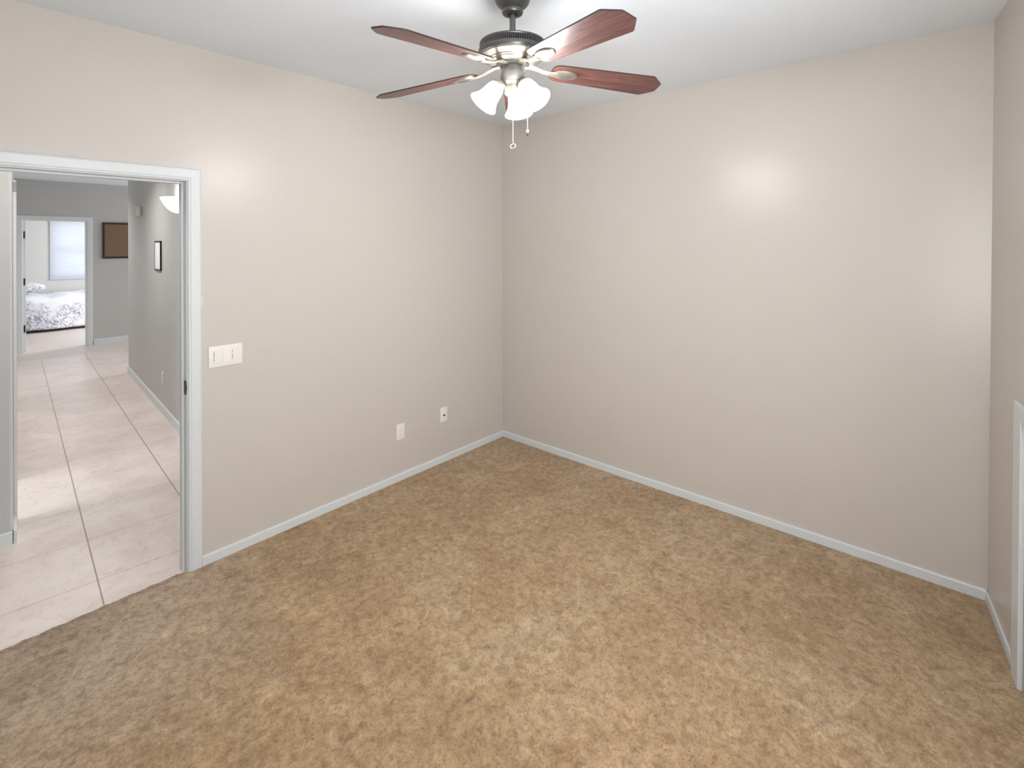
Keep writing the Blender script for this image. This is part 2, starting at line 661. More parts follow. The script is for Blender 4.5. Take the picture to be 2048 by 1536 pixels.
bm = bmesh.new()
prism(bm, [(-5.32, hy(-5.32)), (-1.07, hy(-1.07)), (-1.07, 3.2), (-5.32, 3.2)], -0.03, H, 0.035, 6)
struct('wall_hall_right', bm, M_hallwall, label='grey hall wall with the sconce, seen through the doorway', cat='wall', smooth=True, auto=40)
bm = bmesh.new()
prism(bm, [(-1.065, -5.1), (-1.065, hyl(-1.065)), (-1.39, hyl(-1.39)), (-1.39, hyl(-1.39) - 0.12), (-1.18, hyl(-1.18) - 0.12), (-1.18, -5.1)], -0.03, H, 0.018, 4)
prism(bm, [(-2.11, hyl(-2.11)), (-8.03, hyl(-8.03)), (-8.03, -5.1), (-2.90, -5.1), (-2.90, hyl(-2.90) - 0.12), (-2.11, hyl(-2.11) - 0.12)], -0.03, H)
prism(bm, [(-1.39, hyl(-1.39)), (-2.11, hyl(-2.11)), (-2.11, hyl(-2.11) - 0.12), (-1.39, hyl(-1.39) - 0.12)], 2.02, H)
struct('wall_hall_left', bm, M_hallwall, label='grey hall wall at the left edge of the doorway', cat='wall', smooth=True, auto=40)

# wall at the end of the hall, with the bedroom doorway
BY0, BY1, BZ = -2.425, -1.625, 2.105
bm = bmesh.new()
box(bm, (-8.15, -5.2, -0.03), (-8.03, BY0, H))
box(bm, (-8.15, BY1, -0.03), (-8.03, 3.2, H))
box(bm, (-8.15, BY0, BZ), (-8.03, BY1, H))
struct('wall_hall_end', bm, M_hallwall, label='grey wall at the far end of the hall around the bedroom doorway', cat='wall')

# outer ends of the hall: plain walls with unseen openings added to let daylight in


def end_wall(name, x0, x1, y, wx0, wx1, wz0, wz1, lab):
    b = bmesh.new()
    box(b, (x0, y, -0.03), (wx0, y + 0.12, H))
    box(b, (wx1, y, -0.03), (x1, y + 0.12, H))
    box(b, (wx0, y, -0.03), (wx1, y + 0.12, wz0))
    box(b, (wx0, y, wz1), (wx1, y + 0.12, H))
    struct(name, b, M_hallwall, label=lab, cat='wall')


end_wall('wall_hall_opening', -1.07, -0.12, 3.2, -1.02, -0.17, 0.5, 2.4, 'grey end wall of the cross hall with an added daylight opening')
end_wall('wall_nook', -8.03, -5.32, 2.6, -7.5, -5.8, 0.7, 2.4, 'grey outer wall of the space beside the hall')
bm = bmesh.new()
box(bm, (-1.07, -5.3, -0.03), (-0.12, -5.18, H))
struct('wall_hall_close', bm, M_hallwall, label='grey end wall of the cross hall on the left', cat='wall')
bm = bmesh.new()
box(bm, (-0.12, 0.12, -0.03), (0.0, 3.4, H))
struct('wall_hall_side', bm, M_hallwall, label='grey side wall of the cross hall', cat='wall')
bm = bmesh.new()
box(bm, (-0.12, -5.2, -0.03), (0.0, YR - 0.12, H))
struct('wall_hall_front', bm, M_hallwall, label='grey side wall of the cross hall on the left', cat='wall')

# bedroom shell
BWX = -12.0
VY0, VY1, VZ0, VZ1 = -1.66, -0.42, 0.96, 2.22
bm = bmesh.new()
box(bm, (BWX - 0.12, -4.2, -0.03), (BWX, VY0, H))
box(bm, (BWX - 0.12, VY1, -0.03), (BWX, 0.9, H))
box(bm, (BWX - 0.12, VY0, -0.03), (BWX, VY1, VZ0))
box(bm, (BWX - 0.12, VY0, VZ1), (BWX, VY1, H))
struct('wall_bedroom', bm, M_bedwall, label='pale bedroom wall around the window with blinds', cat='wall')
bm = bmesh.new()
box(bm, (BWX - 0.12, -4.3, -0.03), (-8.15, -4.2, H))
struct('wall_bedroom_left', bm, M_bedwall, label='pale side wall of the far bedroom', cat='wall')
bm = bmesh.new()
box(bm, (BWX - 0.12, 0.9, -0.03), (-8.15, 1.0, H))
struct('wall_bedroom_right', bm, M_bedwall, label='pale wall of the far bedroom opposite its head side', cat='wall')

# ------------------------------------------------------------------ trim
BB, BT = 0.050, 0.013


def board(bm, p0, p1, inward, h=BB, t=BT, z0=-0.012):
    """baseboard with an eased top edge along p0->p1, standing off to `inward`"""
    p0, p1, n = Vector(p0), Vector(p1), Vector(inward).normalized()
    prof = [(0, z0), (t, z0), (t, h - 0.006), (t - 0.002, h - 0.002), (t - 0.006, h), (0, h)]
    ra = [bm.verts.new((p0.x + n.x * a, p0.y + n.y * a, z)) for a, z in prof]
    rb = [bm.verts.new((p1.x + n.x * a, p1.y + n.y * a, z)) for a, z in prof]
    k = len(prof)
    for i in range(k):
        bm.faces.new((ra[i], ra[(i + 1) % k], rb[(i + 1) % k], rb[i]))
    bm.faces.new(ra[::-1])
    bm.faces.new(rb)


CAS0, CAS1 = -2.428, -2.367          # doorway casing on the right of the opening
bm = bmesh.new()
board(bm, (0, CAS1), (0, 0), (1, 0))
bbl = struct('baseboard_left', bm, M_trim, label='white baseboard along the wall with the doorway', cat='baseboard')
bm = bmesh.new()
lathe(bm, [(0, 0.0015), (0.0035, 0.001), (0.0042, 0.0)], 14)
obj('nail_hole', bm, M_plastic_shadow, bbl, loc=(BT, -0.605, 0.030), rot=(0, PI / 2, 0))
bm = bmesh.new()
board(bm, (0.0, 0), (RC.x - 0.004, 0), (0, -1))
struct('baseboard_back', bm, M_trim, label='white baseboard along the bare right-hand wall', cat='baseboard')
bm = bmesh.new()
p0, p1 = rpt(0.012), rpt(CD0 - 0.094)
board(bm, p0, p1, (RN.x, RN.y), 0.045, 0.010)
struct('baseboard_right', bm, M_trim, label='short cream baseboard beside the closet trim at right', cat='baseboard')

# hall baseboards
bm = bmesh.new()
nr = Vector((SL_R, -1))
board(bm, (-5.30, hy(-5.30)), (-1.09, hy(-1.09)), nr, 0.075, 0.014)
struct('baseboard_hall_right', bm, M_trim, label='white baseboard under the sconce wall in the hall', cat='baseboard')
bm = bmesh.new()
board(bm, (-1.065, -5.0), (-1.065, hyl(-1.065) - 0.004), (1, 0), 0.062, 0.014)
board(bm, (-1.052, hyl(-1.065) + 0.0), (-1.30, hyl(-1.30)), (0.07, 1), 0.062, 0.014)
struct('baseboard_hall_left', bm, M_trim, label='white baseboard wrapping the hall corner at the left edge', cat='baseboard')
bm = bmesh.new()
board(bm, (-8.03, -1.548), (-8.03, 3.0), (1, 0), 0.085, 0.014)
struct('baseboard_hall_end', bm, M_trim, label='white baseboard under the cork board at the hall end', cat='baseboard')

# ------------------------------------------------------------------ doorway of the room (door_1)
d1 = empty('door_1', (0, (DY0 + DY1) / 2, 0))
tag(d1, 'white cased doorway from the room into the tiled hall', 'doorway', kind='structure')
oy = d1.location.y


def local(o, root):
    """world-space mesh under an unrotated root"""
    for v in o.data.vertices:
        v.co -= root.location
    return o


JT = 0.020
bm = bmesh.new()
box(bm, (-0.122, DY1 - JT, -0.012), (0.001, DY1, DZ), 0.002)
box(bm, (-0.122, DY0, -0.012), (0.001, DY0 + JT, DZ), 0.002)
box(bm, (-0.122, DY0 + JT, DZ - JT), (0.001, DY1 - JT, DZ), 0.002)
local(obj('jamb', bm, M_trim, d1), d1)
bm = bmesh.new()     # stop strips in the middle of the jamb
box(bm, (-0.080, DY1 - JT - 0.011, -0.010), (-0.042, DY1 - JT, DZ - JT), 0.002)
box(bm, (-0.080, DY0 + JT, -0.010), (-0.042, DY0 + JT + 0.011, DZ - JT), 0.002)
box(bm, (-0.080, DY0 + JT + 0.011, DZ - JT - 0.011), (-0.042, DY1 - JT - 0.011, DZ - JT), 0.002)
local(obj('door_stop_strip', bm, M_trim, d1), d1)


def casing(bm, y_in0, y_in1, z_in, w, x0, side=1, t=0.016, mitre=True):
    """stepped casing around an opening in a wall plane x = x0; side = +1 if it stands off to +x"""
    prof = [(0.0, 0.0), (0.0, 0.009), (0.004, 0.012), (0.010, 0.012), (0.014, 0.0145), (w - 0.010, t), (w - 0.003, t - 0.002), (w, t - 0.006), (w, 0.0)]
    path = [lambda a: (y_in1 + a, -0.012), lambda a: (y_in1 + a, z_in + a), lambda a: (y_in0 - a, z_in + a), lambda a: (y_in0 - a, -0.012)]
    rings = []
    for pf in path:
        ring = []
        for a, q in prof:
            y, z = pf(a)
            ring.append(bm.verts.new((x0 + side * q, y, z)))
        rings.append(ring)
    k = len(prof)
    for r0, r1 in zip(rings[:-1], rings[1:]):
        for i in range(k):
            bm.faces.new((r0[i], r0[(i + 1) % k], r1[(i + 1) % k], r1[i]))
    bm.faces.new(rings[0][::-1])
    bm.faces.new(rings[-1])


bm = bmesh.new()
casing(bm, DY0 + JT - 0.005, CAS0, 2.035, 0.061, 0.0, 1)
local(obj('casing', bm, M_trim, d1), d1)
bm = bmesh.new()
casing(bm, DY0 + JT - 0.005, CAS0, 2.035, 0.061, -0.12, -1)
local(obj('hall_casing', bm, M_trim, d1), d1)
# dark strike plate
st = empty('strike_plate', (0, 0, 0), 0, d1)
bpy.data.objects.remove(st)
bm = bmesh.new()
yj = DY1 - JT
z0, z1 = 0.918, 0.990
box(bm, (-0.034, yj - 0.0025, z0), (-0.006, yj - 0.0002, z0 + 0.022), 0.0006)
box(bm, (-0.034, yj - 0.0025, z1 - 0.022), (-0.006, yj - 0.0002, z1), 0.0006)
box(bm, (-0.034, yj - 0.0025, z0 + 0.022), (-0.026, yj - 0.0002, z1 - 0.022), 0.0004)
box(bm, (-0.013, yj - 0.0025, z0 + 0.022), (0.004, yj - 0.0002, z1 - 0.022), 0.0004)
sp_ = local(obj('strike_plate', bm, M_bronze, d1), d1)
sp_['label'] = 'dark bronze strike plate'
bm = bmesh.new()   # flake of lifted paint on the casing edge
for (y, z, w, h) in ((-2.3655, 1.402, 0.011, 0.030), (-2.3645, 1.380, 0.007, 0.016), (-2.3650, 1.420, 0.006, 0.012)):
    box(bm, (0.002, y - 0.002, z - h / 2), (0.008, y + w / 2, z + h / 2), 0.002)
local(obj('paint_flake', bm, M_trim, d1), d1)

# ------------------------------------------------------------------ bedroom doorway (door_2)
d2 = empty('door_2', (-8.03, (BY0 + BY1) / 2, 0))
tag(d2, 'open white doorway to the bedroom at the end of the hall', 'doorway', kind='structure')
bm = bmesh.new()
box(bm, (-8.152, BY1 - 0.018, -0.010), (-8.029, BY1, BZ), 0.002)
box(bm, (-8.152, BY0, -0.010), (-8.029, BY0 + 0.018, BZ), 0.002)
box(bm, (-8.152, BY0 + 0.018, BZ - 0.018), (-8.029, BY1 - 0.018, BZ), 0.002)
local(obj('jamb', bm, M_trim, d2), d2)
bm = bmesh.new()
casing(bm, BY0 + 0.012, BY1 - 0.012, BZ - 0.012, 0.075, -8.03, 1)
local(obj('casing', bm, M_trim, d2), d2)
bm = bmesh.new()        # leaf swung back into the bedroom, seen on its hinge edge
box(bm, (-8.155 - 0.70, BY0 + 0.020, 0.0), (-8.155, BY0 + 0.056, BZ - 0.022), 0.003)
leaf = local(obj('door_leaf', bm, M_trim, d2), d2)
for hz in (1.86, 1.11, 0.36):
    bm = bmesh.new()
    tube(bm, [(-8.148, BY0 + 0.034, hz - 0.055), (-8.148, BY0 + 0.034, hz + 0.055)], 0.015, 12)
    box(bm, (-8.149, BY0 + 0.0185, hz - 0.055), (-8.060, BY0 + 0.0225, hz + 0.055), 0.001)
    h_ = local(obj('hinge', bm, M_bronze, d2), d2)
    h_['label'] = 'dark bronze hinge'

# ------------------------------------------------------------------ door in the hall's left wall, opened for an added fill lamp (door_3)
d3 = empty('door_3', (-1.75, hyl(-1.75), 0), math.atan2(SL_L, 1))
tag(d3, 'white trim of a doorway in the left hall wall, opened for an added fill lamp, seen edge on', 'doorway', kind='structure')
bm = bmesh.new()
box(bm, (0.36, 0.0, -0.01), (0.44, 0.018, 2.09), 0.004)
box(bm, (-0.44, 0.0, -0.01), (-0.36, 0.018, 2.09), 0.004)
box(bm, (-0.44, 0.0, 2.02), (0.44, 0.018, 2.095), 0.004)
obj('casing', bm, M_trim, d3)
bm = bmesh.new()
box(bm, (-0.355, -0.86, 0.0), (-0.320, -0.14, 2.01), 0.002)
obj('door_leaf', bm, M_trim, d3)

# ------------------------------------------------------------------ closet opening at the right edge (door_4)
ang = math.atan2(RT.y, RT.x)
SHEAR = True
c0 = rpt(0)
d4 = empty('door_4', (c0[0], c0[1], 0), ang)
tag(d4, 'low white cased access door at the right edge of the room', 'access door', kind='structure')
# local axes: x along the wall, +y away from the room or into it
sgn = 1 if (Matrix.Rotation(-ang, 2) @ RN).y > 0 else -1
bm = bmesh.new()
for (xa, xb, za, zb) in ((CD0 - 0.092, CD0 + 0.004, -0.012, CZ + 0.058), (CD1 - 0.004, CD1 + 0.058, -0.012, CZ + 0.058), (CD0 + 0.004, CD1 - 0.004, CZ - 0.004, CZ + 0.058)):
    ya, yb = sorted((0.0005 * sgn, 0.017 * sgn))
    box(bm, (xa, ya, za), (xb, yb, zb), 0.004)
obj('casing', bm, M_trim, d4)
bm = bmesh.new()
ya, yb = sorted((-0.004 * sgn, -0.036 * sgn))
box(bm, (CD0 + 0.001, ya, 0.004), (CD1 - 0.001, yb, CZ - 0.001), 0.004)
obj('door_leaf', bm, M_trim, d4)
for ch_ in d4.children:
    for v in ch_.data.vertices:
        v.co.y -= sgn * LEAN * v.co.z

# ------------------------------------------------------------------ bedroom window with blinds
w2 = empty('window_2', (BWX, (VY0 + VY1) / 2, (VZ0 + VZ1) / 2))
tag(w2, 'bright bedroom window behind white horizontal blinds', 'window', kind='structure')
bm = bmesh.new()
for a, b_ in (((BWX - 0.11, VY0, VZ0), (BWX - 0.07, VY0 + 0.05, VZ1)), ((BWX - 0.11, VY1 - 0.05, VZ0), (BWX - 0.07, VY1, VZ1)),
              ((BWX - 0.11, VY0 + 0.05, VZ0), (BWX - 0.07, VY1 - 0.05, VZ0 + 0.05)), ((BWX - 0.11, VY0 + 0.05, VZ1 - 0.05), (BWX - 0.07, VY1 - 0.05, VZ1)),
              ((BWX - 0.11, VY0 + 0.05, 1.56), (BWX - 0.07, VY1 - 0.05, 1.61))):
    box(bm, a, b_, 0.003)
local(obj('window_frame', bm, M_trim, w2), w2)
bm = bmesh.new()
box(bm, (BWX - 0.094, VY0 + 0.045, VZ0 + 0.045), (BWX - 0.090, VY1 - 0.045, VZ1 - 0.045))
local(obj('pane', bm, M_glass, w2), w2)

bl = empty('window_blind', (BWX + 0.03, (VY0 + VY1) / 2, VZ0 - 0.03))
tag(bl, 'white horizontal slat blind hanging over the far bedroom window', 'blind')
bm = bmesh.new()
box(bm, (BWX + 0.004, VY0 - 0.02, VZ1 - 0.03), (BWX + 0.055, VY1 + 0.02, VZ1 + 0.025), 0.004)
local(obj('head_rail', bm, M_blind, bl), bl)
bm = bmesh.new()
box(bm, (BWX + 0.012, VY0 - 0.018, VZ0 - 0.035), (BWX + 0.052, VY1 + 0.018, VZ0 - 0.015), 0.004)
local(obj('bottom_rail', bm, M_blind, bl), bl)
ns = 29
for i in range(ns):
    z = VZ0 + 0.005 + (VZ1 - 0.05 - VZ0) * i / (ns - 1)
    bm = bmesh.new()
    t = math.radians(58)
    pts = []
    for k in range(5):
        s = (k / 4 - 0.5) * 0.050
        cv = 0.003 * (1 - (2 * k / 4 - 1) ** 2)
        pts.append((BWX + 0.030 + s * math.cos(t) + cv * math.sin(t), z + s * math.sin(t) - cv * math.cos(t)))
    va = [bm.verts.new((x, VY0 - 0.015, zz)) for x, zz in pts]
    vb = [bm.verts.new((x, VY1 + 0.015, zz)) for x, zz in pts]
    va2 = [bm.verts.new((x + 0.0025, VY0 - 0.015, zz - 0.0015)) for x, zz in pts]
    vb2 = [bm.verts.new((x + 0.0025, VY1 + 0.015, zz - 0.0015)) for x, zz in pts]
    for k in range(4):
        bm.faces.new((va[k], va[k + 1], vb[k + 1], vb[k]))
        bm.faces.new((va2[k], vb2[k], vb2[k + 1], va2[k + 1]))
        bm.faces.new((va[k], va2[k], va2[k + 1], va[k + 1]))
        bm.faces.new((vb[k], vb[k + 1], vb2[k + 1], vb2[k]))
    bm.faces.new((va[0], vb[0], vb2[0], va2[0]))
    bm.faces.new((va[4], va2[4], vb2[4], vb[4]))
    local(obj('slat', bm, M_blind, bl, smooth=True, auto=35), bl)

# ------------------------------------------------------------------ bed in the far bedroom
bed = empty('bed', (-11.1, -1.7, -0.01))
tag(bed, 'made bed under a white floral comforter in the far bedroom', 'bed')
bm = bmesh.new()
box(bm, (-11.86, -2.95, 0.10), (-10.42, -0.80, 0.34), 0.02)
local(obj('box_spring', bm, M_paper, bed), bed)
bm = bmesh.new()
box(bm, (-11.87, -2.95, 0.34), (-10.41, -0.80, 0.60), 0.05, 4)
local(obj('mattress', bm, M_paper, bed, smooth=True), bed)
for lx in (-11.80, -10.50):
    for ly in (-2.88, -0.88):
        bm = bmesh.new()
        lathe(bm, [(0, 0.0), (0.022, 0.0), (0.030, 0.11), (0, 0.11)], 14)
        obj('leg', bm, M_darkwood, bed, loc=(lx - bed.location.x, ly - bed.location.y, 0.0))
# comforter: top and draped sides with soft waves
rc = random.Random(11)
bm = bmesh.new()
NX, NY = 44, 64
x_in, x_out = -11.88, -10.36
y_a, y_b = -2.62, -0.72
drop = 0.58


def comf(u, v):
    """u runs from the window side over the top and down the near side, v along the bed"""
    y = y_a + (y_b - y_a) * v
    L_top = x_out - x_in
    L = L_top + drop
    s = u * L
    wob = 0.014 * math.sin(9 * v + 3 * u) + 0.010 * math.sin(23 * v + 1.7) + 0.008 * math.sin(31 * u + 5 * v)
    r = 0.10
    if s < L_top - r:
        x = x_in + s
        z = 0.668 + wob + 0.02 * math.sin(PI * s / L_top)
    elif s < L_top + r * 0.57:
        a = (s - (L_top - r)) / (r * 1.57) * PI / 2
        x = x_out - r + r * math.sin(a)
        z = 0.668 - r + r * math.cos(a) + wob * math.cos(a)
    else:
        k = s - (L_top + r * 0.57)
        x = x_out + 0.05 * k + 0.020 * math.sin(14 * v + 2) * k / drop * 1.6
        z = 0.668 - r - k
    z = max(z, 0.03)
    return (x, y, z)


grid = [[bm.verts.new(comf(i / NX, j / NY)) for j in range(NY + 1)] for i in range(NX + 1)]
for i in range(NX):
    for j in range(NY):
        bm.faces.new((grid[i][j], grid[i + 1][j], grid[i + 1][j + 1], grid[i][j + 1]))
co_ = local(obj('comforter', bm, M_bedding, bed, smooth=True), bed)
sm = co_.modifiers.new('thickness', 'SOLIDIFY')
sm.thickness = 0.03
sm.offset = -1.0

pil = bpy.data.meshes.new('pillow')
bm = bmesh.new()
NP = 26


def pillow_pt(u, v, s):
    a, b2 = 2 * u - 1, 2 * v - 1
    e = max(0.0, (1 - abs(a) ** 2.6) * (1 - abs(b2) ** 2.6)) ** 0.55
    px_ = a * 0.33 * (1 - 0.06 * (1 - abs(b2)) * abs(a))
    py_ = b2 * 0.25 * (1 - 0.06 * (1 - abs(a)) * abs(b2))
    return (px_, py_, s * 0.095 * e + 0.006 * math.sin(9 * u + 4 * v))


for s in (1, -1):
    g = [[bm.verts.new(pillow_pt(i / NP, j / NP, s)) for j in range(NP + 1)] for i in range(NP + 1)]
    for i in range(NP):
        for j in range(NP):
            bm.faces.new((g[i][j], g[i + 1][j], g[i + 1][j + 1], g[i][j + 1]))
bmesh.ops.remove_doubles(bm, verts=bm.verts, dist=0.0008)
po = obj('pillow', bm, M_bedding, None, smooth=True)
po.location = (-11.10, -2.16, 0.828)
po.rotation_euler = (math.radians(4), math.radians(0), math.radians(86))
tag(po, 'plump white floral pillow lying on the far bed', 'pillow')

# ------------------------------------------------------------------ things on the hall walls
rot_r = math.atan2(SL_R, 1)


def on_hall_wall(x, z, off=0.0):
    n = Vector((SL_R, -1)).normalized()
    return (x + n.x * off, hy(x) + n.y * off, z)


# sconce: half bowl uplight
sc_ = empty('wall_sconce', on_hall_wall(-2.24, 2.0), rot_r)
tag(sc_, 'lit white half bowl sconce on the grey hall wall', 'wall lamp')
bm = bmesh.new()
prof = []
for k in range(15):
    a = k / 14
    prof.append((0.012 + 0.158 * a ** 0.85, -0.02 + 0.135 * a ** 2.1 if a < 1 else 0.118))
nseg = 28
rows = []
for r, z in prof:
    rows.append([bm.verts.new((r * math.cos(PI + PI * k / nseg), max(-0.17, r * math.sin(PI + PI * k / nseg) * 0.92) - 0.0, z)) for k in range(nseg + 1)])
for a_, b2 in zip(rows[:-1], rows[1:]):
    for k in range(nseg):
        bm.faces.new((a_[k], a_[k + 1], b2[k + 1], b2[k]))
bm.faces.new(rows[0])
so = obj('glass_bowl', bm, M_sconce, sc_, smooth=True)
md = so.modifiers.new('thickness', 'SOLIDIFY')
md.thickness = 0.004
bm = bmesh.new()
box(bm, (-0.05, -0.022, -0.02), (0.05, -0.0005, 0.09), 0.004)
obj('back_plate', bm, M_trim, sc_)
ld = bpy.data.lights.new('sconce_light', 'POINT')
ld.energy = 7
ld.color = (1.0, 0.97, 0.92)
ld.shadow_soft_size = 0.03
lo = bpy.data.objects.new('sconce_light', ld)
COL.objects.link(lo)
lo.parent = sc_
lo.location = (0, -0.075, 0.085)

# small framed picture
pf = empty('picture_frame', on_hall_wall(-3.235, 1.583), rot_r)
tag(pf, 'small white picture in a thin black frame below the hall sconce', 'picture')
bm = bmesh.new()
for a, b_ in (((-0.155, -0.015, -0.155), (-0.138, -0.0005, 0.155)), ((0.138, -0.015, -0.155), (0.155, -0.0005, 0.155)),
              ((-0.138, -0.015, -0.155), (0.138, -0.0005, -0.138)), ((-0.138, -0.015, 0.138), (0.138, -0.0005, 0.155))):
    box(bm, a, b_, 0.0015)
obj('frame', bm, M_black, pf)
bm = bmesh.new()
box(bm, (-0.138, -0.012, -0.138), (0.138, -0.001, 0.138))
obj('mat_board', bm, M_paper, pf)

# sensor box high on the wall
sb = empty('chime_box', on_hall_wall(-4.32, 2.10), rot_r)
tag(sb, 'small white box mounted high near the far hall corner', 'chime box')
bm = bmesh.new()
box(bm, (-0.055, -0.048, -0.055), (0.055, -0.0005, 0.055), 0.008, 3)
obj('cover', bm, M_plastic, sb, smooth=True, auto=40)
bm = bmesh.new()
for i in range(4):
    box(bm, (-0.035, -0.0490, -0.03 + i * 0.018), (0.035, -0.0476, -0.026 + i * 0.018))
obj('grille', bm, M_plastic_shadow, sb)

# cork board
cb = empty('cork_board', (-8.03, -0.98, 1.77))
tag(cb, 'brown cork board in a dark frame on the hall end wall', 'cork board')
bm = bmesh.new()
y0, y1, z0, z1, fw_ = -0.448, 0.448, -0.312, 0.312, 0.030
for a, b_ in (((0.0005, y0, z0), (0.024, y0 + fw_, z1)), ((0.0005, y1 - fw_, z0), (0.024, y1, z1)),
              ((0.0005, y0 + fw_, z0), (0.024, y1 - fw_, z0 + fw_)), ((0.0005, y0 + fw_, z1 - fw_), (0.024, y1 - fw_, z1))):
    box(bm, a, b_, 0.002)
obj('frame', bm, M_darkwood, cb)
bm = bmesh.new()
box(bm, (0.001, y0 + fw_, z0 + fw_), (0.012, y1 - fw_, z1 - fw_))
obj('cork_panel', bm, M_cork, cb)


# ------------------------------------------------------------------ plates: local x = out of the wall, y along, z up
def plate(bm, w, h, t=0.006):
    box(bm, (0.0003, -w / 2, -h / 2), (t, w / 2, h / 2), 0.0022, 3)


def screw(parent, y, z, x=0.006):
    b = bmesh.new()
    lathe(b, [(0, 0.0012), (0.0025, 0.0009), (0.0032, 0.0)], 12)
    return obj('screw', b, M_plastic, parent, loc=(x, y, z), rot=(0, PI / 2, 0))


def duplex(name, loc, rz, label):
    root = empty(name, loc, rz)
    tag(root, label, 'outlet')
    b = bmesh.new()
    plate(b, 0.070, 0.1143)
    obj('cover_plate', b, M_plastic, root, smooth=True, auto=40)
    for s in (1, -1):
        b = bmesh.new()
        prof_ = []
        for k in range(24):
            a = 2 * PI * k / 24
            prof_.append((0.0165 * math.cos(a), max(-0.0125, min(0.0125, 0.0165 * math.sin(a)))))
        va = [b.verts.new((0.0055, y, z + s * 0.0195)) for y, z in prof_]
        vb = [b.verts.new((0.0085, y * 0.97, z * 0.97 + s * 0.0195)) for y, z in prof_]
        for k in range(24):
            b.faces.new((va[k], va[(k + 1) % 24], vb[(k + 1) % 24], vb[k]))
        b.faces.new(vb)
        r_ = obj('receptacle', b, M_plastic, root)
        b = bmesh.new()
        box(b, (0.0082, -0.0072, s * 0.0195 - 0.001), (0.0088, -0.0056, s * 0.0195 + 0.007))
        box(b, (0.0082, 0.0056, s * 0.0195 - 0.001), (0.0088, 0.0070, s * 0.0195 + 0.006))
        box(b, (0.0082, -0.002, s * 0.0195 - 0.0085), (0.0088, 0.002, s * 0.0195 - 0.0048))
        obj('slots', b, M_plastic_shadow, r_)
    screw(root, 0, 0)
    return root


duplex('power_outlet', (0, -1.094, 0.348), 0, 'white duplex outlet low on the doorway wall, left of the round-jack plate')
duplex('power_outlet.001', on_hall_wall(-3.03, 0.352), rot_r - PI / 2, 'white outlet low on the grey hall wall')

cx = empty('coax_plate', (0, -0.686, 0.366))
tag(cx, 'white wall plate with one small round jack, nearest the corner', 'cable outlet')
bm = bmesh.new()
plate(bm, 0.070, 0.1143)
obj('cover_plate', bm, M_plastic, cx, smooth=True, auto=40)
bm = bmesh.new()
lathe(bm, [(0.0075, 0.0), (0.0075, 0.004), (0.0058, 0.004), (0.0058, 0.013), (0.0030, 0.013), (0.0030, 0.006), (0, 0.006)], 18)
cj = obj('jack', bm, M_brass, cx, loc=(0.0055, 0, -0.004), rot=(0, PI / 2, 0))
cj['label'] = 'dark brass threaded jack'
screw(cx, 0, 0.042)
screw(cx, 0, -0.042)

# three gang switch plate
sw = empty('switch_plate', (0, -2.2475, 1.0935))
tag(sw, 'white three gang switch plate beside the doorway', 'light switch')
bm = bmesh.new()
plate(bm, 0.170, 0.1143)
obj('cover_plate', bm, M_plastic, sw, smooth=True, auto=40)
for i, yy in enumerate((-0.046, 0.0, 0.046)):
    if i == 1:
        bm = bmesh.new()
        # paddle tilted: lower half stands proud
        pts = [(0.0055, -0.0335), (0.0125, -0.0335), (0.0085, 0.0), (0.0075, 0.0335), (0.0055, 0.0335)]
        va = [bm.verts.new((x, yy - 0.0165, z)) for x, z in pts]
        vb = [bm.verts.new((x, yy + 0.0165, z)) for x, z in pts]
        for k in range(5):
            bm.faces.new((va[k], va[(k + 1) % 5], vb[(k + 1) % 5], vb[k]))
        bm.faces.new(va[::-1])
        bm.faces.new(vb)
        obj('rocker', bm, M_plastic, sw)
    else:
        bm = bmesh.new()
        box(bm, (0.0055, yy - 0.0165, -0.0335), (0.0078, yy + 0.0165, 0.0335), 0.001)
        dm = obj('dimmer', bm, M_plastic, sw)
        bm = bmesh.new()
        box(bm, (0.0074, yy - 0.0150, -0.024), (0.0081, yy - 0.0118, 0.026))
        obj('slide_slot', bm, M_plastic_shadow, dm)
        bm = bmesh.new()
        box(bm, (0.0074, yy - 0.0155, 0.006 - 0.016 * (i == 0)), (0.0108, yy - 0.0113, 0.014 - 0.016 * (i == 0)), 0.0006)
        obj('slide_knob', bm, M_plastic, dm)

# ------------------------------------------------------------------ ceiling fan
FX, FY = 1.640, -1.727
fan = empty('ceiling_fan', (FX, FY, H))
tag(fan, 'five blade mahogany ceiling fan with three lit glass shades', 'ceiling fan')


def fz(z):
    return z - H


def part(name, prof, mat, n=64, auto=35, parent=None):
    b = bmesh.new()
    lathe(b, [(r, fz(z)) for r, z in prof], n)
    return obj(name, b, mat, parent or fan, smooth=True, auto=auto)


part('canopy', [(0, H), (0.074, H), (0.0755, 2.725), (0.0745, 2.712), (0.0725, 2.698), (0.068, 2.686), (0.060, 2.675), (0.048, 2.665),
                (0.041, 2.660), (0.0435, 2.656), (0.0435, 2.646), (0.040, 2.640), (0.032, 2.637), (0.022, 2.637), (0.018, 2.645), (0, 2.645)], M_gun)
part('downrod', [(0, 2.66), (0.0125, 2.66), (0.0125, 2.500), (0, 2.500)], M_gun, 24)
part('rod_collar', [(0.013, 2.545), (0.022, 2.545), (0.026, 2.532), (0.026, 2.515), (0.013, 2.515)], M_gun, 32)
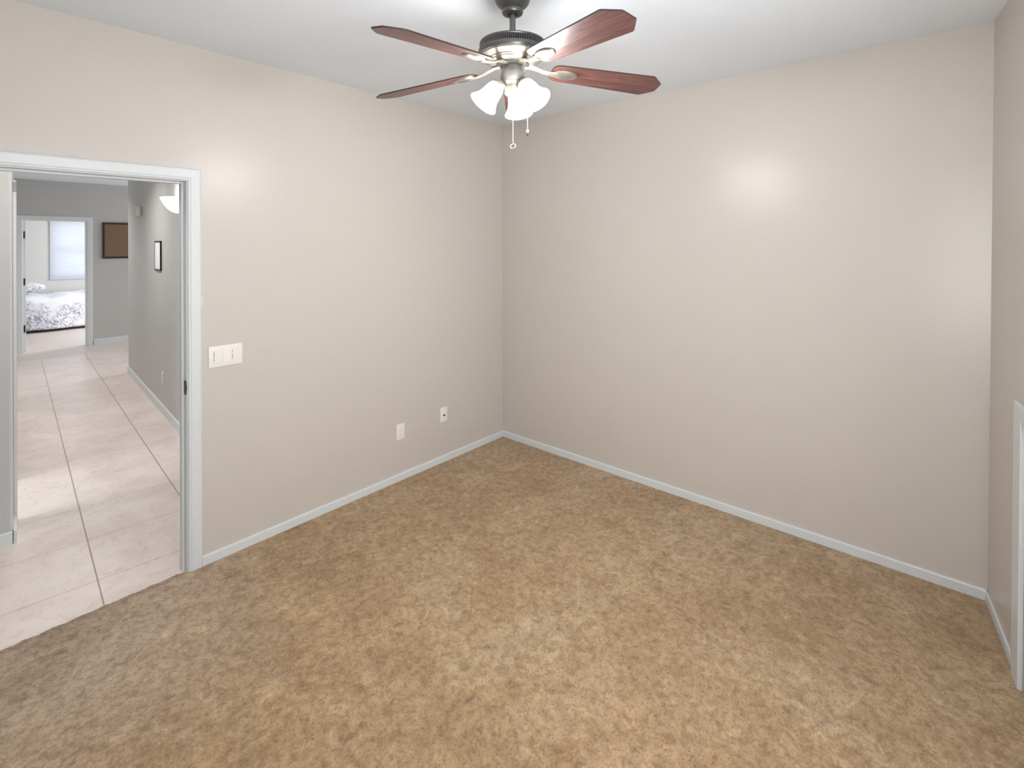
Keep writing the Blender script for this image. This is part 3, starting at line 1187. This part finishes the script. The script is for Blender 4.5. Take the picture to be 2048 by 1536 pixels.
# motor drum with vent ribs
bm = bmesh.new()
n = 360
prof = [(0.020, 2.533), (0.090, 2.530), (0.122, 2.524), (0.134, 2.519), (0.136, 2.514), (0.1345, 2.511)]
rib0 = len(prof)
prof += [(0.1345, 2.508), (0.1380, 2.489)]
prof += [(0.1400, 2.486), (0.1405, 2.478), (0.1395, 2.470), (0.1370, 2.466), (0.128, 2.4645), (0.02, 2.4645)]
rings = []
for i, (r, z) in enumerate(prof):
    ring = []
    for k in range(n):
        rr = r
        if i in (rib0, rib0 + 1):
            rr = r - (0.009 if (k % 3 == 0) else 0.0)
        ring.append(bm.verts.new((rr * math.cos(2 * PI * k / n), rr * math.sin(2 * PI * k / n), fz(z))))
    rings.append(ring)
for a_, b2 in zip(rings[:-1], rings[1:]):
    for k in range(n):
        bm.faces.new((a_[k], a_[(k + 1) % n], b2[(k + 1) % n], b2[k]))
bm.faces.new(rings[0])
bm.faces.new(rings[-1][::-1])
obj('motor_housing', bm, M_gun, fan, smooth=True, auto=28)
part('motor_underside', [(0.02, 2.466), (0.132, 2.466), (0.131, 2.461), (0.120, 2.453), (0.108, 2.449), (0.106, 2.445), (0.100, 2.443), (0.097, 2.438),
                         (0.089, 2.434), (0.085, 2.432), (0.02, 2.432)], M_pewter)
part('flywheel', [(0.02, 2.434), (0.066, 2.434), (0.068, 2.432), (0.068, 2.428), (0.064, 2.426), (0.02, 2.426)], M_gun)
part('switch_housing', [(0.0, 2.428), (0.030, 2.428), (0.033, 2.422), (0.037, 2.412), (0.0445, 2.404), (0.0485, 2.394), (0.0500, 2.382), (0.0485, 2.370),
                        (0.0455, 2.361), (0.0, 2.361)], M_housing)
part('light_fitter', [(0.0, 2.363), (0.043, 2.363), (0.044, 2.359), (0.040, 2.354), (0.034, 2.348), (0.034, 2.318), (0.031, 2.309), (0.020, 2.302), (0.007, 2.299), (0.006, 2.288), (0, 2.286)], M_pewter, 40)

# blades and irons
TH0 = 55.24
BL_Z = 2.424
DROOP = math.radians(3.95)          # blades hang slightly towards their tips
PITCH = math.radians(-12)
blade_mesh = None
iron_mesh = None
for k in range(5):
    th_ = math.radians(TH0 + 72 * k)
    # local x runs out along the blade
    if blade_mesh is None:
        b = bmesh.new()
        w0, w1 = 0.058, 0.0745
        xa, xb = 0.165, 0.660
        ch = 0.052
        out = [(xa, -w0 + 0.022), (xa + 0.012, -w0 + 0.006), (xa + 0.032, -w0)]
        out += [(xb - ch - 0.006, -w1), (xb - ch + 0.004, -w1 + 0.004), (xb - 0.005, -0.034), (xb, -0.028)]
        out += [(x, -y) for x, y in out[::-1]]
        t = 0.0055
        lo_ = [b.verts.new((x, y, -t / 2)) for x, y in out]
        hi_ = [b.verts.new((x, y, t / 2)) for x, y in out]
        b.faces.new(lo_[::-1])
        b.faces.new(hi_)
        nn = len(out)
        for i in range(nn):
            f = b.faces.new((lo_[i], lo_[(i + 1) % nn], hi_[(i + 1) % nn], hi_[i]))
            f.material_index = 1
        o = obj('fan_blade', b, M_wood, fan)
        o.data.materials.append(M_bladeedge)
        blade_mesh = o.data
        # iron: arm rising to the flywheel and an oval slotted plate under the blade
        b = bmesh.new()
        arm = [(0.050, 0, 0.010), (0.080, 0, 0.010), (0.105, 0, 0.004), (0.130, 0, -0.004), (0.160, 0, -0.008), (0.190, 0, -0.008)]
        tube(b, arm, [0.017, 0.016, 0.013, 0.012, 0.014, 0.018], 12, True, 1.0, 0.42)
        # oval ring plate
        seg = 36

        def oval(sx_, sy_, z):
            return [b.verts.new((0.226 + sx_ * math.cos(2 * PI * q / seg), sy_ * math.sin(2 * PI * q / seg), z)) for q in range(seg)]
        r1, r2, r3, r4 = oval(0.056, 0.030, -0.0035), oval(0.054, 0.028, -0.009), oval(0.045, 0.020, -0.0115), oval(0.030, 0.012, -0.0125)
        for p_, q_ in ((r1, r2), (r2, r3), (r3, r4)):
            for i in range(seg):
                b.faces.new((p_[i], p_[(i + 1) % seg], q_[(i + 1) % seg], q_[i]))
        b.faces.new(r4)
        b.faces.new(r1[::-1])
        io = obj('blade_iron', b, M_pewter, fan, smooth=True, auto=50)
        iron_mesh = io.data
        b = bmesh.new()
        for s in (1, -1):
            box(b, (0.205, s * 0.0075 - 0.0022, -0.0136), (0.250, s * 0.0075 + 0.0022, -0.0118), 0.0006)
        so_ = obj('slot_inlay', b, M_gun, io)
        slot_mesh = so_.data
    else:
        o = bpy.data.objects.new('fan_blade', blade_mesh)
        COL.objects.link(o)
        o.parent = fan
        io = bpy.data.objects.new('blade_iron', iron_mesh)
        COL.objects.link(io)
        io.parent = fan
        so_ = bpy.data.objects.new('slot_inlay', slot_mesh)
        COL.objects.link(so_)
        so_.parent = io
    # the blade ring hangs a touch low on the doorway side
    SAG = Matrix.Rotation(math.radians(-0.8), 4, Vector((-math.sin(YAW), math.cos(YAW), 0)))
    M_ = SAG @ Matrix.Rotation(th_, 4, 'Z') @ Matrix.Rotation(DROOP, 4, 'Y') @ Matrix.Rotation(PITCH, 4, 'X')
    for q_ in (o, io):
        q_.matrix_local = Matrix.Translation((0, 0, fz(BL_Z))) @ M_

# light kit: three arms, sockets, bell shades
cam_az = math.degrees(YAW)          # azimuth of the camera's right vector
SHADE_AZ = [cam_az + 78, cam_az + 198, cam_az + 318]
TILT = math.radians(38)


def bell(b, inner=True):
    prof_ = [(0.024, 0.0), (0.0275, -0.004), (0.0325, -0.014), (0.0360, -0.028), (0.0380, -0.044), (0.0405, -0.060), (0.0450, -0.076), (0.0520, -0.090), (0.0590, -0.100), (0.0605, -0.103)]
    back = [(0.0580, -0.1035), (0.0500, -0.0915), (0.0430, -0.077), (0.0385, -0.060), (0.0360, -0.044), (0.0340, -0.028), (0.0305, -0.015), (0.0250, -0.006)]
    lathe(b, prof_ + back, 48, close=True)


for az in SHADE_AZ:
    a = math.radians(az)
    dirv = Vector((math.cos(a), math.sin(a), 0))
    # frame whose -z axis is the shade's axis, tilted outwards
    ax = (dirv * math.sin(TILT) + Vector((0, 0, -1)) * math.cos(TILT)).normalized()
    neck = Vector((0, 0, fz(2.344))) + dirv * 0.062
    q = (-ax).to_track_quat('Z', 'Y').to_matrix().to_4x4()
    b = bmesh.new()
    tube(b, [Vector((0, 0, fz(2.335))) + dirv * 0.028, Vector((0, 0, fz(2.347))) + dirv * 0.045, neck - ax * 0.018, neck], [0.009, 0.0095, 0.012, 0.018], 12)
    obj('light_arm', b, M_pewter, fan, smooth=True)
    b = bmesh.new()
    lathe(b, [(0, 0.012), (0.018, 0.012), (0.026, 0.006), (0.0285, 0.0), (0.0285, -0.008), (0.026, -0.010), (0, -0.010)], 32)
    s_ = obj('socket_cup', b, M_pewter, fan, smooth=True, auto=40)
    s_.matrix_local = Matrix.Translation(neck) @ q
    b = bmesh.new()
    bell(b)
    sh = obj('lamp_shade', b, M_shade, fan, smooth=True)
    sh.matrix_local = Matrix.Translation(neck) @ q
    b = bmesh.new()
    lathe(b, [(0, -0.012), (0.012, -0.012), (0.013, -0.030), (0.020, -0.045), (0.023, -0.058), (0.020, -0.070), (0.010, -0.078), (0, -0.080)], 24)
    obj('bulb', b, M_bulb, sh, smooth=True)
    L = bpy.data.lights.new('fan_bulb_light', 'POINT')
    L.energy = 8.2
    L.color = (0.985, 0.992, 1.0)
    L.shadow_soft_size = 0.028
    lo = bpy.data.objects.new('fan_bulb_light', L)
    COL.objects.link(lo)
    lo.parent = fan
    lo.location = neck + ax * 0.105

# pull chains
rv = Vector((math.cos(YAW), math.sin(YAW), 0))


def chain(x, z_top, z_bot, kind):
    b = bmesh.new()
    nb = int((z_top - z_bot) / 0.0052)
    p0_ = rv * x
    tube(b, [(p0_.x, p0_.y, fz(z_top)), (p0_.x, p0_.y, fz(z_bot))], 0.0011, 6)
    for i in range(nb):
        bmesh.ops.create_icosphere(b, subdivisions=1, radius=0.0021, matrix=Matrix.Translation((p0_.x, p0_.y, fz(z_top - 0.0026 - i * 0.0052))))
    c = obj('pull_chain', b, M_chain, fan, smooth=True)
    b = bmesh.new()
    if kind == 'ring':
        mt = Matrix.Translation((p0_.x, p0_.y, fz(z_bot - 0.013))) @ Matrix.Rotation(math.radians(20), 4, 'Z') @ Matrix.Rotation(math.radians(62), 4, 'X')
        pr_ = [(0.0115 + 0.0018 * math.cos(2 * PI * j / 10), 0.0018 * math.sin(2 * PI * j / 10)) for j in range(10)]
        lathe(b, pr_, 32, mt, close=True)
        obj('ring_pendant', b, M_pewter, c, smooth=True)
    else:
        lathe(b, [(0, 0), (0.004, -0.001), (0.0055, -0.007), (0.0045, -0.014), (0, -0.016)], 16, Matrix.Translation((p0_.x, p0_.y, fz(z_bot))))
        obj('fob', b, M_chain, c, smooth=True)
        b = bmesh.new()
        lathe(b, [(0, 0), (0.0036, 0), (0.0036, -0.011), (0, -0.011)], 16, Matrix.Translation((p0_.x, p0_.y, fz(z_bot - 0.0155))))
        obj('fob_tip', b, M_bronze, c, smooth=True, auto=40)


chain(0.000, 2.290, 2.112, 'ring')
chain(0.060, 2.365, 2.168, 'fob')
